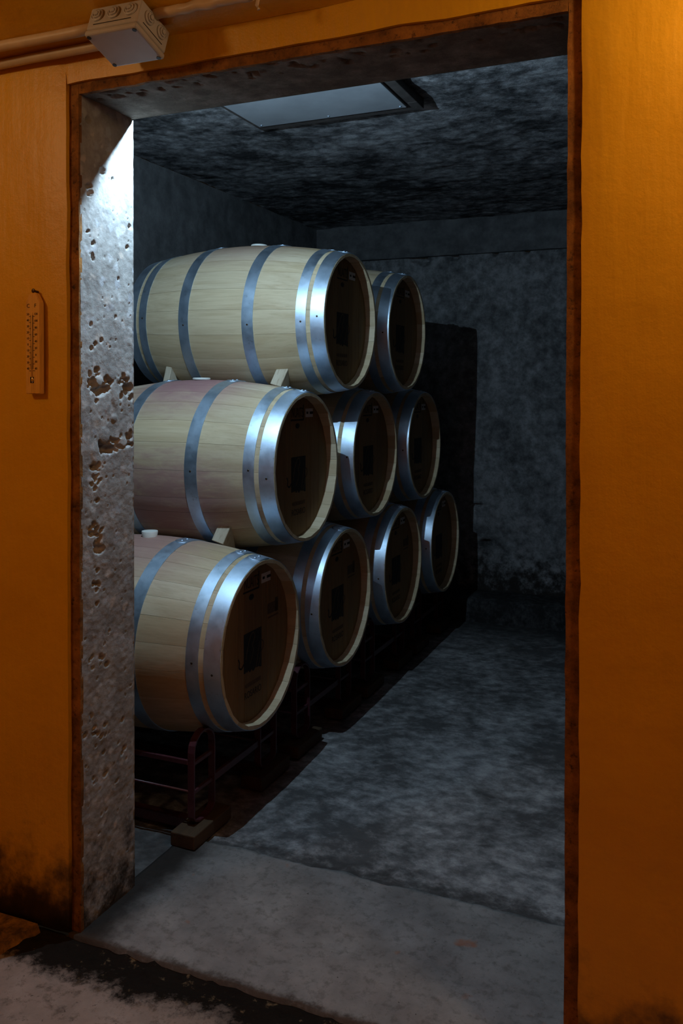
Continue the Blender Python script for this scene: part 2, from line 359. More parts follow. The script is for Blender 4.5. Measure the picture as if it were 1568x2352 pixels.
# front wall, left of the opening: core + yellow plaster skin (rounded, slightly uneven edge)
def plaster_panel(x0, x1, z0, z1, th, edge_x=None, edge_z=None, seed=0.0, nx=None, nz=None):
    """closed slab whose face undulates gently; edge_x/edge_z = side that borders the opening"""
    nx = nx or max(2, int((x1 - x0) / 0.035)); nz = nz or max(2, int((z1 - z0) / 0.035))
    vs = []; fs = []
    for j in range(nz + 1):
        for i in range(nx + 1):
            x = x0 + (x1 - x0) * i / nx; z = z0 + (z1 - z0) * j / nz
            dy = 0.004 * fbm(x * 2.2 + seed, 3.1, z * 2.2, 3) + 0.0015 * fbm(x * 14 + seed, 1.7, z * 14, 3)
            if edge_x is not None:
                d = abs(x - edge_x)
                if d < 0.001: x += 0.0035 * fbm(seed, 9.0, z * 7, 3); dy = 0.004
                elif d < 0.03: dy -= 0.0
            if edge_z is not None and abs(z - edge_z) < 0.001:
                z += 0.0035 * fbm(x * 7, 5.0, seed, 3); dy = 0.004
            vs.append((x, dy, z))
    def idx(i, j): return j * (nx + 1) + i
    for j in range(nz):
        for i in range(nx): fs.append((idx(i, j), idx(i + 1, j), idx(i + 1, j + 1), idx(i, j + 1)))
    rim = [idx(i, 0) for i in range(nx + 1)] + [idx(nx, j) for j in range(1, nz + 1)] + [idx(i, nz) for i in range(nx - 1, -1, -1)] + [idx(0, j) for j in range(nz - 1, 0, -1)]
    base = len(vs)
    for k in rim: vs.append((vs[k][0], th, vs[k][2]))
    n = len(rim)
    for k in range(n): fs.append((rim[k], base + k, base + (k + 1) % n, rim[(k + 1) % n]))
    fs.append(tuple(base + k for k in range(n)))
    me = bpy.data.meshes.new('m'); me.from_pydata(vs, [], fs); me.update()
    me.polygons.foreach_set('use_smooth', [True] * len(me.polygons)); 
    bm = bmesh.new(); bm.from_mesh(me); bmesh.ops.recalc_face_normals(bm, faces=bm.faces)
    for e in bm.edges:
        if e.calc_face_angle(0) > 0.9: e.smooth = False
    bm.to_mesh(me); bm.free()
    return me
WT = 2.338                               # height where the corridor vault springs
core_l = struct('wall_front_left', plaster_panel(XL, 0.0, 0.0, WT + 0.3, FD, edge_x=0.0, seed=2.0), M['yellow'])
core_l.location.y = -0.003
b = box_bm(XL, JX - 0.045, FD, T - 0.002, 0, CEIL + 0.1); struct('concrete_core', bm_mesh(b), M['bounce_dark'], core_l).location.y = 0.003
wr = struct('wall_front_right', plaster_panel(W, XR, 0.0, WT + 0.3, FD, edge_x=W, seed=7.0), M['yellow'])
b = box_bm(W - FW + 0.001, XR, FD + 0.0005, T, 0, CEIL + 0.1); struct('concrete_core', bm_mesh(b), M['bounce_dark'], wr)
wl = struct('wall_front_lintel', plaster_panel(0.0, W, H, WT + 0.3, FD, edge_z=H, seed=4.0), M['yellow'])
b = box_bm(JX - 0.045, W - FW, FD + 0.0005, T - 0.001, LZ + 0.02, CEIL + 0.1); struct('concrete_core', bm_mesh(b), M['bounce_dark'], wl)

# concrete jamb with real honeycomb pits
random.seed(5)
pits = []      # (y, z, ry, rz, depth, angle)
def jamb_yz(px, py):
    o = Vector((1.579, -1.8274, 1.45)); d = _f + _r * ((px - 784) / F_PX) - _u * ((py - PPY) / F_PX)
    t = (JX - o.x) / d.x; p = o + d * t
    return p.y, p.z
def pit(px, py, ry, rz, dep, ang=0.0):
    y, z = jamb_yz(px, py); pits.append((y, z, ry, rz, dep, ang))
def pit_field(x0, x1, y0, y1, n, r0, r1, slope=0.0, dep=1.0):
    for _ in range(n):
        px = random.uniform(x0, x1); py = random.uniform(y0, y1) + slope * (px - x0)
        pit(px, py, random.uniform(r0, r1) * 1.3, random.uniform(r0, r1), random.uniform(0.008, 0.022) * dep, random.uniform(-0.7, 0.7))
pit_field(205, 305, 858, 902, 44, 0.004, 0.011, 0.15); pit(294, 890, 0.028, 0.012, 0.03); pit(240, 897, 0.03, 0.011, 0.026, 0.4); pit(288, 868, 0.02, 0.010, 0.025, -0.5); pit(222, 850, 0.012, 0.009, 0.02)
pit_field(232, 305, 1005, 1040, 34, 0.004, 0.010, -0.1); pit(238, 1022, 0.026, 0.024, 0.035, 0.3); pit(252, 1033, 0.024, 0.012, 0.03); pit(222, 1070, 0.016, 0.012, 0.026); pit(300, 1000, 0.010, 0.016, 0.02)
pit_field(208, 232, 1070, 1125, 16, 0.004, 0.008); pit_field(205, 236, 1205, 1270, 22, 0.004, 0.010); pit(225, 1262, 0.018, 0.012, 0.026); pit_field(205, 230, 1338, 1358, 6, 0.003, 0.007)
for q in ((222, 921), (224, 1150), (224, 1310), (223, 1386), (218, 790), (232, 782), (210, 800)): pit(q[0], q[1], 0.007, 0.006, 0.02)
for q in ((204, 428, .016, .009), (207, 444, .014, .009), (236, 394, .014, .012), (214, 558, .010, .006), (213, 590, .006, .012), (297, 520, .008, .007), (292, 568, .008, .006), (258, 410, .006, .004), (202, 275, .010, .010), (202, 531, .010, .004), (209, 745, .006, .006), (265, 728, .005, .005), (272, 640, .005, .004)): pit(q[0], q[1], q[2], q[3], 0.014, 0.3)
pit_field(190, 308, 350, 1500, 90, 0.0014, 0.0030, dep=0.4); pit_field(190, 308, 1400, 2000, 30, 0.0018, 0.004, dep=0.4); pit_field(205, 245, 1500, 1535, 7, 0.004, 0.008); pit_field(195, 290, 1640, 1800, 18, 0.003, 0.008)
stones = []    # pebbles standing proud among the pits
for q in ((265, 905, .024, .040), (240, 1000, .030, .026), (218, 1040, .022, .034), (228, 875, .020, .016), (283, 1015, .022, .016), (270, 872, .012, .010), (292, 862, .016, .012), (262, 960, .020, .012)):
    y, z = jamb_yz(q[0], q[1]); stones.append((y, z, q[2] * 0.8, q[3]))
cell = {}
for p in pits:
    rr = max(p[2], p[3]) * 1.3
    for k in range(int((p[1] - rr) // 0.05), int((p[1] + rr) // 0.05) + 1): cell.setdefault(k, []).append(p)
CY = 0.006
path_len = (T - FD) + 0.07
NU, NV = 88, 640
ZT = LZ + 0.01
def jamb_fn(u, v):
    s = u * path_len; z = v * ZT
    y = FD + s; x = JX; nrm = (1, 0)
    L1 = T - FD
    if s > L1:
        y = T; x = JX - (s - L1); nrm = (0, 1)
    rough = 0.0012 * fbm(y * 16, z * 16, 2.0, 4) + 0.0008 * fbm(y * 60, z * 60, 5.0, 2)
    edge = max(0.0, 1 - abs(s - L1) / 0.012)
    rough -= edge * (0.004 + 0.006 * max(0, fbm(3.0, z * 22, 1.0, 3)))
    d = 0.0
    if s <= L1 - 0.004 and s > 0.006:
        for (py, pz, ry, rz, dep, a) in cell.get(int(z // 0.05), ()):
            dy = y - py; dz = z - pz
            if abs(dy) > 0.06 or abs(dz) > 0.06: continue
            ca, sa = math.cos(a), math.sin(a)
            q = ((dy * ca + dz * sa) / ry) ** 2 + ((-dy * sa + dz * ca) / rz) ** 2
            if q < 1.3:
                q *= 1 + 0.35 * fbm(y * 130, z * 130, 7.0, 2)
                if q < 1: d = min(d, -dep * (1 - q ** 2))
        for (py, pz, ry, rz) in stones:
            q = ((y - py) / ry) ** 2 + ((z - pz) / rz) ** 2
            if q < 1: d = max(d, 0.004 * (1 - q) ** 0.5 - 0.001)
    off = rough + d
    return (x + nrm[0] * off, y + nrm[1] * off * 0.5, z)
me = grid_mesh(jamb_fn, NU, NV, True)
jl = struct('jamb_surface', me, M['jamb'], core_l); jl.location.y = 0.003
# lintel underside, rough-cast, clean inner arris
def lintel_fn(u, v):
    x = JX - 0.045 + (W - FW - JX + 0.045) * u; s = v * (T - FD + 0.05); L1 = T - FD
    r = 0.003 * fbm(x * 9, s * 9, 4.0, 4)
    q = fbm(x * 24, s * 30, 8.0, 3)
    if q > 0.34 and s < 0.08: r += min(0.014, (q - 0.34) * 0.09)
    r *= smooth01(L1 - 0.004, L1 - 0.05, s)
    if s <= L1: return (x, FD + s, LZ + r)
    return (x, T, LZ + (s - L1))
struct('lintel_surface', grid_mesh(lintel_fn, 220, 40, True), M['lintel'], wl)

# rusted flat-steel frame round the opening (three lengths)
fr = empty('trim_1'); fr['kind'] = 'structure'
def frame_bar(x0, x1, z0, z1, y0, y1):
    n = 70; vs = []; fs = []
    horiz = (x1 - x0) > (z1 - z0)
    for i in range(n + 1):
        t = i / n
        w1 = 0.0022 * fbm(t * 30, x0 * 3, z1, 3); w2 = 0.0015 * fbm(t * 24, 4.0, x1 + z0, 3)
        if horiz:
            x = x0 + (x1 - x0) * t; q = [(x, y0 + w2, z0 + w1), (x, y0 + w2, z1), (x, y1, z1), (x, y1, z0 + w1)]
        else:
            z = z0 + (z1 - z0) * t
            lx0, lx1 = (x0, x1 + w1) if x0 < 0.5 else (x0 + w1, x1)
            q = [(lx0, y0 + w2, z), (lx1, y0 + w2, z), (lx1, y1, z), (lx0, y1, z)]
        vs += q
    for i in range(n):
        for k in range(4): fs.append((i * 4 + k, i * 4 + (k + 1) % 4, i * 4 + 4 + (k + 1) % 4, i * 4 + 4 + k))
    fs += [(0, 1, 2, 3), (n * 4, n * 4 + 1, n * 4 + 2, n * 4 + 3)]
    return mesh_from(vs, fs)
link('frame_bar', frame_bar(-0.004, FW, 0.0, H, FD - 0.006, FD + 0.006), M['rust'], fr)
link('frame_bar', frame_bar(W - FW, W + 0.004, 0.0, H, FD - 0.006, FD + 0.006), M['rust'], fr)
link('frame_bar', frame_bar(FW, W - FW, H - FW + 0.003, H + 0.003, FD - 0.006, FD + 0.006), M['rust'], fr)

# low paint-spattered curb at the foot of the left wall
def curb(u, v):
    x = XL + (-0.082 - XL) * u; y = -0.012 - 0.20 * v
    x += 0.012 * fbm(v * 6, 3, 1, 3) * (u > 0.97) - 0.03 * v * (u > 0.97)
    z = 0.008 + 0.003 * fbm(x * 9, y * 9, 1.0, 3)
    if u >= 1 or v >= 1: z = -0.02
    return (x, y, z)
struct('baseboard_front', grid_mesh(curb, 160, 16, True, True), M['curb'])

# corridor
def cf(u, v):
    x = XL + (XR - XL) * u; y = YF + (0.004 - YF) * v
    near = smooth01(-0.7, -0.2, y)
    z = -0.007 + near * 0.004 * fbm(x * 11, y * 11, 2, 4) - 0.006 * smooth01(-0.10, -0.02, y) + 0.010 * max(0, fbm(x * 23, y * 30, 6, 3)) * smooth01(-0.16, -0.05, y)
    return (x, y, z)
def cf2(u, v):   # finer near the sill
    vv = 1 - (1 - v) ** 2.4
    return cf(u, vv)
struct('floor_corridor', grid_mesh(cf2, 260, 110, True), M['cfloor'])
prof = [(0.0, WT), (-0.05, WT + 0.012), (-0.16, WT + 0.052), (-0.32, WT + 0.11), (-0.55, WT + 0.19), (-0.9, WT + 0.28), (-1.5, WT + 0.34), (-2.1, WT + 0.28), (-2.45, WT + 0.19), (-2.84, WT + 0.05), (YF, WT - 0.02)]
def vault(u, v):
    t = v * (len(prof) - 1); i = min(int(t), len(prof) - 2); f_ = t - i
    y = prof[i][0] * (1 - f_) + prof[i + 1][0] * f_; z = prof[i][1] * (1 - f_) + prof[i + 1][1] * f_
    x = XL + (XR - XL) * u
    return (x, y, z + 0.004 * fbm(x * 5, y * 5, 1.0, 3))
struct('ceiling_corridor', grid_mesh(vault, 120, 60, True, True), M['yellow'])
struct('wall_corridor_rear', bm_mesh(box_bm(XL, XR, YF - 0.1, YF, -0.02, WT + 0.05)), M['yellow'])
struct('wall_corridor_left', bm_mesh(box_bm(XL - 0.1, XL, YF, 0.25, -0.02, WT + 0.45)), M['yellow'])
struct('wall_corridor_right', bm_mesh(box_bm(XR, XR + 0.1, YF, 0.25, -0.02, WT + 0.45)), M['yellow'])

# threshold slab
def thr(u, v):
    x = 0.0 + W * u; y = 0.0 + 0.556 * v
    z = 0.0035 * fbm(x * 6, y * 6, 3, 4)
    if v in (0.0, 1.0):
        y += (0.006 if v == 0 else 0.014) * fbm(x * 8, v * 5, 1, 4)
    return (x, y, z)
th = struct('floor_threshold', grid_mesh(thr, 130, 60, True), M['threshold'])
bm = bmesh.new(); bm.from_mesh(th.data)
ed = [e for e in bm.edges if e.is_boundary]
r_ = bmesh.ops.extrude_edge_only(bm, edges=ed)
for v_ in [g for g in r_['geom'] if isinstance(g, bmesh.types.BMVert)]: v_.co.z = -0.06
bm.to_mesh(th.data); bm.free()

# cellar floor
def rf(u, v):
    x = LEFT + (RIGHT - LEFT) * u; y = 0.2 + (BACK - 0.2) * v
    z = -0.006 + 0.005 * fbm(x * 5, y * 5, 2, 4) + 0.0022 * fbm(x * 26, y * 26, 5, 3)
    z -= 0.004
    return (x, y, min(z, 0.001) - (0.012 if y < 0.54 and x > 0 else 0.0))
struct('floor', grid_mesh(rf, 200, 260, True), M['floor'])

# cellar ceiling (rough-cast) and walls
def cl(u, v):
    x = LEFT + (RIGHT - LEFT) * u; y = T + (BACK - T) * v
    return (x, y, CEIL + 0.010 * fbm(x * 3.2, y * 3.6, 2, 3) + 0.0032 * fbm(x * 20, y * 24, 9, 4))
struct('ceiling', grid_mesh(cl, 200, 260, True, True), M['ceil'])
BEAMZ = 2.371
holes = [(-0.47, 2.452, 0.085, 0.020), (-0.43, 2.43, 0.05, 0.03), (-0.19, 2.455, 0.035, 0.026), (0.12, 2.46, 0.02, 0.018), (0.35, 2.462, 0.02, 0.016), (-0.02, 0.62, 0.05, 0.012), (0.05, 0.34, 0.05, 0.03)]
holes = [(1.579 + (a - 1.579) * 0.91, 1.45 + (b_ - 1.45) * 0.91, c, d_) for (a, b_, c, d_) in holes]
def bw(u, v):
    x = LEFT + (RIGHT - LEFT) * u; z = BEAMZ * v
    d = 0.006 * fbm(x * 3, 1, z * 3, 4) + 0.004 * fbm(x * 18, 4, z * 18, 4)
    for (hx, hz, rx, rz) in holes:
        q = ((x - hx) / rx) ** 2 + ((z - hz) / rz) ** 2
        q *= 1 + 0.5 * fbm(x * 40, 2, z * 40, 2)
        if q < 1: d += 0.05 * (1 - q * q)
    return (x, BACK + d, z)
struct('wall_rear', grid_mesh(bw, 250, 200, True), M['rear'])
def bw2(u, v):
    x = LEFT + (RIGHT - LEFT) * u
    pts = [(BACK + 0.02, BEAMZ), (BACK - 0.018, BEAMZ + 0.004), (BACK - 0.022, BEAMZ + 0.02), (BACK - 0.022, CEIL + 0.05)]
    t = v * 3; i = min(int(t), 2); f_ = t - i
    y = pts[i][0] * (1 - f_) + pts[i + 1][0] * f_; z = pts[i][1] * (1 - f_) + pts[i + 1][1] * f_
    return (x, y + 0.003 * fbm(x * 6, 2, z * 6, 3), z + 0.004 * fbm(x * 10, 7, v, 3) * (v < 0.5))
struct('trim_2', grid_mesh(bw2, 120, 18, True), M['beam'])
def plinth(u, v):
    x = LEFT + (RIGHT - LEFT) * u
    pts = [(3.54, -0.03), (3.56, 0.115), (3.575, 0.127), (BACK + 0.03, 0.130)]
    t = v * 3; i = min(int(t), 2); f_ = t - i
    y = pts[i][0] * (1 - f_) + pts[i + 1][0] * f_; z = pts[i][1] * (1 - f_) + pts[i + 1][1] * f_
    return (x, y + 0.008 * fbm(x * 7, 2, v * 3, 4), z + 0.006 * fbm(x * 9, 7, v * 5, 4))
struct('baseboard_rear', grid_mesh(plinth, 120, 15, True), M['plinth'])
def lw(u, v):
    y = T + (BACK - T) * u; z = CEIL * v
    return (LEFT + 0.006 * fbm(2, y * 3, z * 3, 4) + 0.003 * fbm(2, y * 16, z * 16, 3), y, z)
struct('wall_left', grid_mesh(lw, 150, 100, True), M['beam'])
struct('wall_right', bm_mesh(box_bm(RIGHT, RIGHT + 0.1, T, BACK, 0, CEIL)), M['bounce_dark'])  # unseen side wall, set close and near-black to kill bounce light

# ------------------------------------------------------------------ ceiling hatch
def build_hatch():
    e = empty('ceiling_hatch', (0.1355, 1.090, CEIL - 0.04))
    tag(e, 'pale grey square hatch panel with dark rim on the cellar ceiling', 'hatch')
    hx, hy = 0.3287, 0.3287
    link('panel', bm_mesh(box_bm(-hx, hx, -hy, hy, -0.004, 0.006, 0.002)), M['hatch'], e)
    for (a, b_, c, d_) in ((-hx - 0.03, hx + 0.048, hy - 0.02, hy + 0.072), (-hx - 0.03, hx + 0.048, -hy - 0.06, -hy + 0.02), (-hx - 0.03, -hx + 0.02, -hy + 0.02, hy - 0.02), (hx - 0.02, hx + 0.048, -hy + 0.02, hy - 0.02)):
        link('rim', bm_mesh(box_bm(a, b_, c, d_, 0.006, 0.075, 0.003)), M['hatchrim'], e)
    for (sx, sy) in ((-1, -1), (1, -1), (-1, 1), (1, 1), (0, 1)):
        b = bmesh.new(); bmesh.ops.create_uvsphere(b, u_segments=10, v_segments=6, radius=0.006)
        for v_ in b.verts: v_.co.z *= 0.5
        o = link('screw', bm_mesh(b, True), M['hoop'], e); o.location = (sx * (hx - 0.02), sy * (hy - 0.02), -0.004)
build_hatch()

# ------------------------------------------------------------------ barrels
BL, RB, RE, ST = 0.95, 0.340, 0.2865, 0.026
HEAD_D = 0.044
def prof_r(x):                                       # x from 0 (front) to -BL
    t = (x + BL / 2) / (BL / 2)
    return RB - (RB - RE) * (abs(t) ** 1.9)
def make_stave(a0, a1):
    nx, na = 22, 4
    vs = []; fs = []
    for i in range(nx + 1):
        x = -BL * i / nx; r = prof_r(x)
        d_end = min(-x, BL + x)
        th_ = ST if d_end > 0.06 else (0.011 + (ST - 0.011) * d_end / 0.06)
        ring = []
        for k in range(na + 1):
            a = a0 + (a1 - a0) * k / na
            rr = r - (0.0011 if k in (0, na) else 0.0)
            aa = a + (0.0012 if k == 0 else -0.0012 if k == na else 0)
            ring.append((x, rr * math.sin(aa), rr * math.cos(aa)))
        for k in (na, 0):
            a = (a0 if k == 0 else a1); aa = a + (0.0012 if k == 0 else -0.0012)
            ring.append((x, (r - th_) * math.sin(aa), (r - th_) * math.cos(aa)))
        vs += ring
    m = na + 3
    for i in range(nx):
        for k in range(m): fs.append((i * m + k, i * m + (k + 1) % m, (i + 1) * m + (k + 1) % m, (i + 1) * m + k))
    fs.append(tuple(range(m))); fs.append(tuple(nx * m + k for k in range(m)))
    me = mesh_from(vs, fs, True)
    bm = bmesh.new(); bm.from_mesh(me)
    for e in bm.edges:
        if e.calc_face_angle(0) > 0.5: e.smooth = False
    bm.to_mesh(me); bm.free()
    return me
random.seed(11)
NS = 26
wd = [random.uniform(0.72, 1.28) for _ in range(NS)]; tot = sum(wd)
edges_ = [0.0]
for q in wd: edges_.append(edges_[-1] + 2 * math.pi * q / tot)
STAVES = []
for k in range(NS):
    me = make_stave(edges_[k], edges_[k + 1]); me.materials.append(M['stave']); STAVES.append((me, (edges_[k] + edges_[k + 1]) / 2))
def make_hoop(xa, xb, n=96, th_=0.0016):
    vs = []; fs = []
    secs = 4
    for k in range(n):
        a = 2 * math.pi * k / n
        prof_ = []
        for s in range(secs + 1):
            x = xa + (xb - xa) * s / secs; prof_.append((x, prof_r(x) + th_ + 0.0006))
        for s in range(secs, -1, -1):
            x = xa + (xb - xa) * s / secs; prof_.append((x, prof_r(x) - 0.0004))
        for (x, r) in prof_: vs.append((x, r * math.sin(a), r * math.cos(a)))
    m = 2 * (secs + 1)
    for k in range(n):
        for s in range(m):
            k2 = (k + 1) % n
            fs.append((k * m + s, k * m + (s + 1) % m, k2 * m + (s + 1) % m, k2 * m + s))
    me = mesh_from(vs, fs, True)
    bm = bmesh.new(); bm.from_mesh(me)
    for e in bm.edges:
        if e.calc_face_angle(0) > 0.6: e.smooth = False
    bm.to_mesh(me); bm.free(); me.materials.append(M['hoop'])
    return me
def hoop_lap(xa, xb, a0, a1):
    """riveted overlap: short strip lying on the hoop, one end cut round"""
    n, m = 12, 6; vs = []; fs = []
    for i in range(n + 1):
        t = i / n; a = a0 + (a1 - a0) * t
        cut = 1.0 if t > 0.3 else math.sqrt(max(0.0, 1 - ((0.3 - t) / 0.3) ** 2))
        xm = (xa + xb) / 2; hw = (xb - xa) / 2 * max(cut, 0.04)
        for lay in (0, 1):
            for k in range(m + 1):
                x = xm - hw + 2 * hw * k / m; r = prof_r(x) + (0.0042 if lay == 0 else 0.0014)
                vs.append((x, r * math.sin(a), r * math.cos(a)))
    q = 2 * (m + 1)
    for i in range(n):
        for k in range(m):
            fs.append((i * q + k, i * q + k + 1, (i + 1) * q + k + 1, (i + 1) * q + k))
            fs.append((i * q + m + 1 + k, (i + 1) * q + m + 1 + k, (i + 1) * q + m + 2 + k, i * q + m + 2 + k))
        for k in (0, m): fs.append((i * q + k, (i + 1) * q + k, (i + 1) * q + m + 1 + k, i * q + m + 1 + k))
    for i in (0, n):
        for k in range(m): fs.append((i * q + k, i * q + k + 1, i * q + m + 2 + k, i * q + m + 1 + k))
    me = mesh_from(vs, fs, True); me.materials.append(M['hoop']); return me
def rivet_mesh(r=0.0065, h=0.5):
    b = bmesh.new(); bmesh.ops.create_uvsphere(b, u_segments=10, v_segments=6, radius=r)
    for v_ in b.verts: v_.co.z *= h
    me = bm_mesh(b, True); me.materials.append(M['hoop']); return me
RIVET = rivet_mesh(); TACK = rivet_mesh(0.0042, 0.45); TACK.materials[0] = M['nail']
HOOPS = []
C0 = -BL / 2
for kind, xa, xb in (('head', -0.056, -0.001), ('quarter', -0.116, -0.074), ('bilge', C0 + 0.128, C0 + 0.178), ('bilge', C0 - 0.178, C0 - 0.128), ('quarter', -BL + 0.074, -BL + 0.116), ('head', -BL + 0.001, -BL + 0.056)):
    HOOPS.append((make_hoop(xa, xb), hoop_lap(xa + 0.0005, xb - 0.0005, -0.20, 0.05), xa, xb))
def lathe(profile, n=28):
    vs = []; fs = []; m = len(profile)
    for k in range(n):
        a = 2 * math.pi * k / n
        for (r, z) in profile: vs.append((r * math.cos(a), r * math.sin(a), z))
    for k in range(n):
        for s in range(m - 1): fs.append((k * m + s, k * m + s + 1, ((k + 1) % n) * m + s + 1, ((k + 1) % n) * m + s))
    fs.append(tuple(k * m for k in range(n))); fs.append(tuple(k * m + m - 1 for k in range(n)))
    me = mesh_from(vs, fs, True)
    bm = bmesh.new(); bm.from_mesh(me)
    for e in bm.edges:
        if e.calc_face_angle(0) > 0.7: e.smooth = False
    bm.to_mesh(me); bm.free(); return me
BUNG_LOW = lathe([(0.024, -0.012), (0.026, 0.0), (0.036, 0.001), (0.037, 0.006), (0.034, 0.009), (0.012, 0.009)]); BUNG_LOW.materials.append(M['bung'])
BUNG_TALL = lathe([(0.026, -0.012), (0.027, 0.0), (0.030, 0.018), (0.029, 0.021), (0.010, 0.021)]); BUNG_TALL.materials.append(M['bung'])

# head boards: vertical oak boards cut to a disc
HR = prof_r(-HEAD_D) - ST + 0.004
def board_mesh(y0, y1):
    R_ = HR; n = 10; top = []; bot = []
    for i in range(n + 1):
        y = y0 + (y1 - y0) * i / n; z = math.sqrt(max(0, R_ * R_ - y * y)); top.append((y, z)); bot.append((y, -z))
    poly = top + bot[::-1]
    g = 0.0006; vs = []; fs = []
    cx_ = (y0 + y1) / 2
    def inset(p, a): return (cx_ + (p[0] - cx_) * (1 - a / max(1e-6, (y1 - y0) / 2)), p[1] * (1 - a / 0.5))
    for lay, (x, a) in enumerate(((-0.0015, g), (0.0, g + 0.0016))):
        for p in poly:
            q = inset(p, a); vs.append((x, q[0], q[1]))
    for p in poly:
        q = inset(p, g); vs.append((-0.018, q[0], q[1]))
    m = len(poly)
    for k in range(m):
        k2 = (k + 1) % m
        fs.append((k, k2, m + k2, m + k)); fs.append((k, 2 * m + k, 2 * m + k2, k2))
    fs.append(tuple(range(m, 2 * m))); fs.append(tuple(range(2 * m, 3 * m)))
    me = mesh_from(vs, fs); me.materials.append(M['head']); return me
cuts = [-HR + 0.002, -0.185, -0.105, -0.058, 0.072, 0.112, 0.185, HR - 0.002]
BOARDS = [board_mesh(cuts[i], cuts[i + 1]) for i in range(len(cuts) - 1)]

# prints on the head (thin inked layers standing 0.3 mm proud)
def quad_slab(y0, y1, z0, z1, x=0.0003, ragged=False):
    vs = []; fs = []
    n = 16
    pts = [(y0, z1), (y1, z1)]
    pts2 = []
    random.seed(3)
    for i in range(n + 1):
        y = y1 + (y0 - y1) * i / n
        pts2.append((y, z0 + (random.uniform(0, 0.012) if ragged and i > 1 else 0)))
    poly = pts + pts2
    m = len(poly)
    for xx in (x, -0.0005):
        for p in poly: vs.append((xx, p[0], p[1]))
    fs.append(tuple(range(m))); fs.append(tuple(range(m, 2 * m)))
    for k in range(m): fs.append((k, (k + 1) % m, m + (k + 1) % m, m + k))
    return mesh_from(vs, fs)
def ribbon(pts, w_, x=0.0007):
    vs = []; fs = []; n = len(pts)
    for i, p in enumerate(pts):
        a = Vector(pts[min(i + 1, n - 1)]) - Vector(pts[max(i - 1, 0)]); nn = Vector((-a.y, a.x)); nn.normalize()
        for s in (-1, 1):
            q = Vector(p) + nn * w_ * s * 0.5
            vs.append((x, q.x, q.y)); vs.append((0.0001, q.x, q.y))
    for i in range(n - 1):
        a = i * 4; b = a + 4
        fs += [(a, a + 2, b + 2, b), (a, b, b + 1, a + 1), (a + 2, a + 3, b + 3, b + 2)]
    return mesh_from(vs, fs)
def curve_pts(ctrl, n=14):
    out = []
    P_ = [Vector(c) for c in ctrl]
    for i in range(len(P_) - 1):
        p0 = P_[max(i - 1, 0)]; p1 = P_[i]; p2 = P_[i + 1]; p3 = P_[min(i + 2, len(P_) - 1)]
        for k in range(n):
            t = k / n
            out.append(0.5 * ((2 * p1) + (-p0 + p2) * t + (2 * p0 - 5 * p1 + 4 * p2 - p3) * t * t + (-p0 + 3 * p1 - 3 * p2 + p3) * t ** 3))
    out.append(P_[-1]); return [(q.x, q.y) for q in out]
def join_meshes(ms):
    bm = bmesh.new()
    for m_ in ms: bm.from_mesh(m_)
    return bm_mesh(bm)
def text_mesh(txt, size, sy=1.0, width=None, off=0.0):
    cu = bpy.data.curves.new('t', 'FONT'); cu.body = txt; cu.size = size; cu.align_x = 'CENTER'; cu.align_y = 'CENTER'; cu.extrude = 0.0003; cu.resolution_u = 3; cu.offset = off
    o = bpy.data.objects.new('t', cu); COL.objects.link(o)
    dg = bpy.context.evaluated_depsgraph_get(); me = bpy.data.meshes.new_from_object(o.evaluated_get(dg))
    bpy.data.objects.remove(o, do_unlink=True)
    xs = [v.co.x for v in me.vertices]; k = (width / (max(xs) - min(xs))) if width else 1.0
    for v in me.vertices: v.co = Vector((v.co.z, v.co.x * k, v.co.y * sy))     # text in the head plane, reading along +y
    me.materials.clear()
    return me
EMB = quad_slab(-0.062, 0.064, -0.104, 0.038, 0.0004, True); EMB.materials.append(M['ink'])
STROKES = join_meshes([ribbon(curve_pts(c), w_) for c, w_ in (
    ([(-0.048, -0.052), (-0.034, -0.01), (-0.012, 0.026), (0.008, 0.030), (0.012, 0.012), (-0.004, -0.012)], 0.005),
    ([(-0.004, -0.012), (0.004, -0.030), (-0.008, -0.056), (-0.020, -0.072)], 0.004),
    ([(0.050, -0.012), (0.040, -0.045), (0.028, -0.080), (0.024, -0.096)], 0.004),
    ([(0.060, -0.052), (0.050, -0.080), (0.040, -0.094)], 0.004))]); STROKES.materials.append(M['ink_faint'])
TAILS = join_meshes([ribbon(curve_pts(c), w_, 0.0005) for c, w_ in (
    ([(-0.062, -0.062), (-0.078, -0.074), (-0.094, -0.066), (-0.092, -0.050), (-0.100, -0.036)], 0.006),
    ([(0.064, -0.010), (0.076, -0.018), (0.078, -0.032), (0.066, -0.048)], 0.003))]); TAILS.materials.append(M['ink'])
NAME = text_mesh('ROSARIO', 0.04, 0.85, 0.118); NAME.materials.append(M['ink'])
def bars(y0, y1, z0, z1, n, seed):
    random.seed(seed); ms = []
    for i in range(n):
        a = y0 + (y1 - y0) * (i + 0.1) / n; b_ = y0 + (y1 - y0) * (i + 0.8) / n
        ms.append(quad_slab(a, b_, z0 + random.uniform(0, 0.004), z1 - random.uniform(0, 0.004)))
    return join_meshes(ms)
LINE = bars(-0.056, 0.060, -0.152, -0.134, 11, 2); LINE.materials.append(M['ink_faint'])
TOPT = join_meshes([text_mesh('NUAITS', 0.055, 1.0, 0.100), ])
for v_ in TOPT.vertices: v_.co.z += 0.0
TOPT.materials.append(M['ink'])
TOPL = join_meshes([quad_slab(-0.058, 0.056, -0.030, -0.024), quad_slab(0.050, 0.057, -0.024, 0.032)]); TOPL.materials.append(M['ink'])
OVAL = lathe([(0.004, -0.0003), (0.017, -0.0003), (0.017, 0.0004), (0.004, 0.0004)], 24); OVAL.materials.append(M['ink'])
